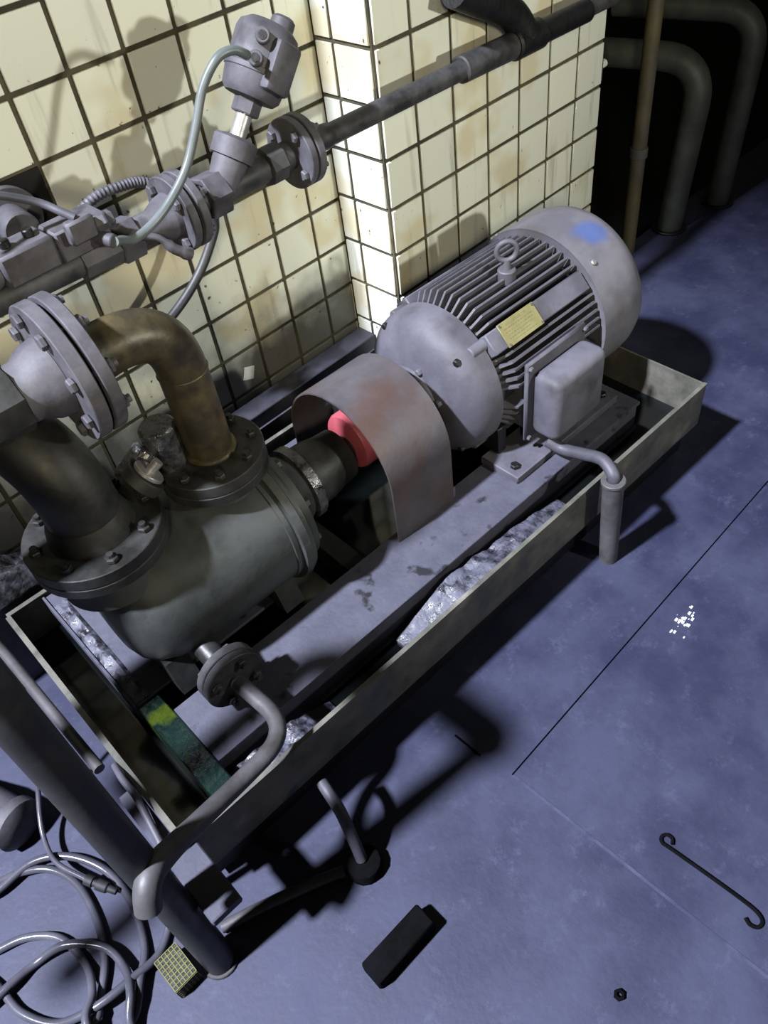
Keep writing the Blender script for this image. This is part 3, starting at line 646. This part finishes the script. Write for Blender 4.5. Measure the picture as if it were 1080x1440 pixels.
B().tube(smooth([(.90, -.22, 1.11), (.915, -.19, 1.06), (.905, -.18, 1.0), (.889, -.18, .964), (.816, -.18, .887), (.713, -.18, .824), (.569, -.18, .775), (.477, -.18, .764), (.3, -.18, .76)], 8), .0125, 14).solo('black_hose', 'darkcable', 'dark rubber hose drooping behind the discharge elbow along the wall', 'hose', (.7, -.18, .85), FW)
h_ = thing('wall_pipe', 'dusty pipe stub coming out of the dark hole in the tiles', 'pipe', (.50, 0, 1.15), FW)
B().ring((.47, -.03, 1.15), (.47, -.05, 1.15), .03, .075, 36).part('flange', 'valve', h_)
B().cyl((.47, .02, 1.15), (.46, -.12, 1.15), .042, seg=24, bev=.004).part('pipe', 'valve', h_)
B().box((.955, -.012, .365), (.995, -.0075, .41), .001, Matrix.Rotation(.35, 3, 'Y')).solo('paper_scrap', 'white', 'small white scrap stuck to the dark lower tiles', 'scrap', (.976, -.008, .387), FW)

# ------------------------------------------------------------------ background standing pipes
a_ = thing('riser_pipe', 'slender yellowish pipe rising beside the right edge of the pillar', 'pipe', (2.86, -.258, 0), FW)
B().tube([(2.86, -.258, 0), (2.86, -.25, 1.0), (2.86, -.245, 2.4)], .03, 20).part('pipe', 'yellowpipe', a_)
B().ring((2.86, -.255, .42), (2.86, -.2545, .46), .028, .036, 20).part('collar', 'galv', a_)
def bent(name, label, foot, lean, h, r, dirx, mat, ln=.6):
    q = thing(name, label, 'pipe', (*foot, 0), FW, 'bent pipes standing in the dark bay')
    x, y = foot; top = V3((x + lean[0] * h, y + lean[1] * h, h))
    B().tube(arcs([(x, y, 0), top, top + V3(dirx).normalized() * ln], r * 3.2, 10), r, 24).part('pipe', mat, q)
    B().ring((x, y, .0005), (x, y, .012), r + .001, r + .02, 28).part('floor_sleeve', 'black', q)
bent('bent_pipe', 'dark vent pipe bent over at the top, nearest the riser pipe', (3.13, -.30), (.07, -.03), .70, .055, (-.25, 1, 0), 'darkpipe')
bent('bent_pipe', 'dark vent pipe bent over at the top, at the far right edge', (3.45, -.36), (.03, -.02), .80, .05, (-.25, 1, 0), 'darkpipe')
k_ = thing('pipe_clamp', 'small pale clamp on the side of the tiled pillar', 'clamp', (2.58, -.2, .84), FW)
B().box((2.5655, -.235, .80), (2.575, -.17, .88), .002).part('plate', 'galv', k_)
B().cyl((2.5755, -.22, .85), (2.605, -.22, .85), .014, seg=12, bev=.002).part('bolt', 'white', k_)
B().cyl((2.5755, -.20, .815), (2.60, -.20, .815), .012, seg=12, bev=.002).part('bolt', 'white', k_)

# ------------------------------------------------------------------ small things on the floor
h = [(-.155, -.98, .10), (-.193, -1.017, .02), (-.254, -1.061, .014), (-.325, -1.067, .034), (-.411, -1.055, .036), (-.49, -1.009, .014), (-.535, -.931, .012), (-.546, -.85, .012), (-.575, -.691, .012), (-.52, -.64, .02), (-.447, -.657, .024), (-.353, -.662, .026), (-.284, -.718, .024), (-.24, -.812, .012), (-.239, -.921, .012), (-.27, -1.022, .012), (-.314, -1.079, .026), (-.377, -1.13, .014), (-.488, -1.123, .026), (-.603, -.964, .012), (-.644, -.765, .012), (-.56, -.65, .034), (-.439, -.641, .026), (-.347, -.687, .014), (-.308, -.774, .012), (-.315, -.885, .012), (-.349, -.98, .014), (-.403, -1.043, .014), (-.43, -1.073, .03), (-.545, -1.044, .03), (-.633, -.817, .03), (-.57, -.76, .012), (-.507, -.775, .012), (-.448, -.802, .012), (-.397, -.862, .012), (-.384, -.952, .012), (-.401, -1.026, .036), (-.436, -1.067, .05), (-.456, -1.157, .03), (-.40, -1.17, .012), (-.37, -1.125, .034), (-.341, -1.091, .044), (-.325, -1.037, .03), (-.334, -.963, .028), (-.395, -.891, .03), (-.464, -.865, .012), (-.538, -.869, .028), (-.65, -.867, .012)]
B().tube(smooth(h, 7), .0095, 10).solo('hose_coil', 'coil', 'dirty grey hose lying in tangled loops on the floor', 'hose', (-.4, -.9, 0), FW)
l2 = thing('plug_lead', 'thin lead with a dark plug connector lying over the hose loops', 'cable', (-.28, -.8, 0), FW)
B().tube(smooth([(-.13, -.50, .25), (-.20, -.53, .17), (-.245, -.555, .10), (-.297, -.63, .052), (-.312, -.715, .043), (-.283, -.806, .04)], 8), .0065, 10).part('lead', 'coil', l2)
B().lathe((-.284, -.804, .04), (.42, -.9, -.15), [(0, .008), (.002, .013), (.022, .013), (.024, .009), (.032, .009), (.034, .014), (.060, .013), (.064, .009), (.085, .008)], 14).part('plug', 'rubber', l2)
B().tube(smooth([(-.082, -.79, .30), (-.088, -.845, .318), (-.09, -.90, .32), (-.1, -.96, .315), (-.112, -1.02, .305)], 6), .008, 10).solo('grey_hose_end', 'cable', 'short grey hose end lying over the tray end rim', 'hose', (-.1, -.9, .3), FW)
B().box((-1.31, -.477, .268), (-1.27, -.27, .2895), .003).box((-1.31, -.635, .262), (-1.238, -.4775, .291), .004).box((-1.302, -.46, .0), (-1.285, -.44, .268), .002).solo('tray_ledge', 'skid', 'dusty crumbling steel ledge outside the tray end', 'ledge', (-1.29, -.45, .28))
B().tube([(-1.33, .62, .262), (-1.305, -.16, .262)], .0135, 14).solo('thin_pipe', 'galv', 'thin grey pipe lying along the outside of the tray end', 'pipe', (-1.32, .2, .26))
B().tube(smooth([(.225, -1.13, .20), (.218, -1.165, .196), (.212, -1.20, .17), (.200, -1.24, .11), (.192, -1.265, .045)], 8), .014, 14).solo('overflow_tube', 'cable', 'short bent grey tube dropping from the tray into the black collar', 'tube', (.21, -1.2, .1), FW)
B().lathe((.192, -1.27, 0), (0, 0, 1), [(0, .043), (.02, .044), (.038, .040), (.042, .034), (.043, .005)], 14).solo('rubber_collar', 'brick', 'black rubber collar on the floor around the overflow tube', 'collar', (.192, -1.27, 0), FW)
B().tube(smooth([(-.125, -1.125, .014), (-.02, -1.165, .014), (.099, -1.218, .014), (.150, -1.245, .014)], 5), .0135, 14).solo('floor_pipe', 'galv', 'pale pipe lying on the floor running to the black collar', 'pipe', (0, -1.2, 0), FW)
rz = Matrix.Rotation(math.radians(-2), 3, 'Z')
b = B().box((-.085, -.028, 0), (.085, .028, .052), .004, rz)
for v in b.bm.verts: v.co += V3((.12, -1.452, .0)) ; 
mn = min(v.co.z for v in b.bm.verts)
for v in b.bm.verts: v.co.z -= mn
b.solo('black_brick', 'brick', 'black oily brick lying on the bare floor', 'brick', (.12, -1.452, 0), FW)
hk = [(.705, -1.765, .005), (.716, -1.758, .005), (.716, -1.744, .005), (.704, -1.738, .005), (.693, -1.746, .005), (.694, -1.77, .005), (.697, -1.85, .005), (.699, -1.93, .005), (.697, -1.972, .005), (.686, -1.990, .005), (.670, -1.988, .005), (.664, -1.973, .005), (.670, -1.960, .005)]
B().tube(smooth(hk, 5), .0042, 10).solo('hook_rod', 'brick', 'thin dark steel rod with hooked ends lying on the floor', 'hook', (.69, -1.86, 0), FW)
mb = thing('mesh_block', 'small dark block with a yellow mesh net beside the foot of the thick pipe', 'block', (-.235, -1.125, 0), FW)
B().box((-.273, -1.168, .0), (-.215, -1.085, .05), .003).part('block', 'black', mb)
b = B(); M['net'] = dirty('yellow net', (.075, .075, .010), (.11, .11, .018), .6, scale=30, bump=0)
for i in range(7):
    x = -.272 + .0093 * i; b.box((x - .0011, -1.167, .0502), (x + .0011, -1.086, .0515)); b.box((x - .0011, -1.1695, .003), (x + .0011, -1.1682, .047))
for i in range(9):
    y = -1.167 + .0101 * i; b.box((-.272, y - .0011, .0503), (-.216, y + .0011, .0514))
for i in range(5): b.box((-.272, -1.1694, .004 + .0105 * i), (-.216, -1.1683, .0062 + .0105 * i))
b.part('net', 'net', mb, 'yellow plastic net')
B().tube([(.584, -1.21, .003), (.584, -1.294, .003)], .0025, 8).solo('steel_wire', 'brick', 'short straight dark wire lying on the floor by the tray shadow', 'wire', (.584, -1.25, 0), FW)
B().ring((.365, -1.846, 0), (.365, -1.846, .012), .006, .012, 6).solo('steel_nut', 'brick', 'small dark hex nut on the floor near the bottom edge', 'nut', (.365, -1.846, 0), FW)
b = B()
for i in range(26):
    x = 1.263 + random.gauss(0, .03); y = -1.465 + random.gauss(0, .012); s = random.uniform(.001, .005)
    b.box((x - s, y - s * .7, 0), (x + s, y + s * .7, s * .8))
b.solo('white_flakes', 'white', 'scatter of bright white flakes on the floor past the joint', 'flakes', (1.263, -1.465, 0), FW, kind='stuff')
q = thing('capped_stub', 'rounded grey capped pipe stub at the left edge behind the hose coil', 'pipe', (-.36, -.5, 0), FW)
B().tube([(-.45, -.30, .06), (-.36, -.47, .06), (-.335, -.55, .06)], .055, 24).part('pipe', 'valve', q)
B().lathe((-.335, -.55, .06), (.3, -.95, 0), [(0, .055), (0.001, .066), (.03, .066), (.04, .05), (.048, .02)], 24).part('cap', 'valve', q)
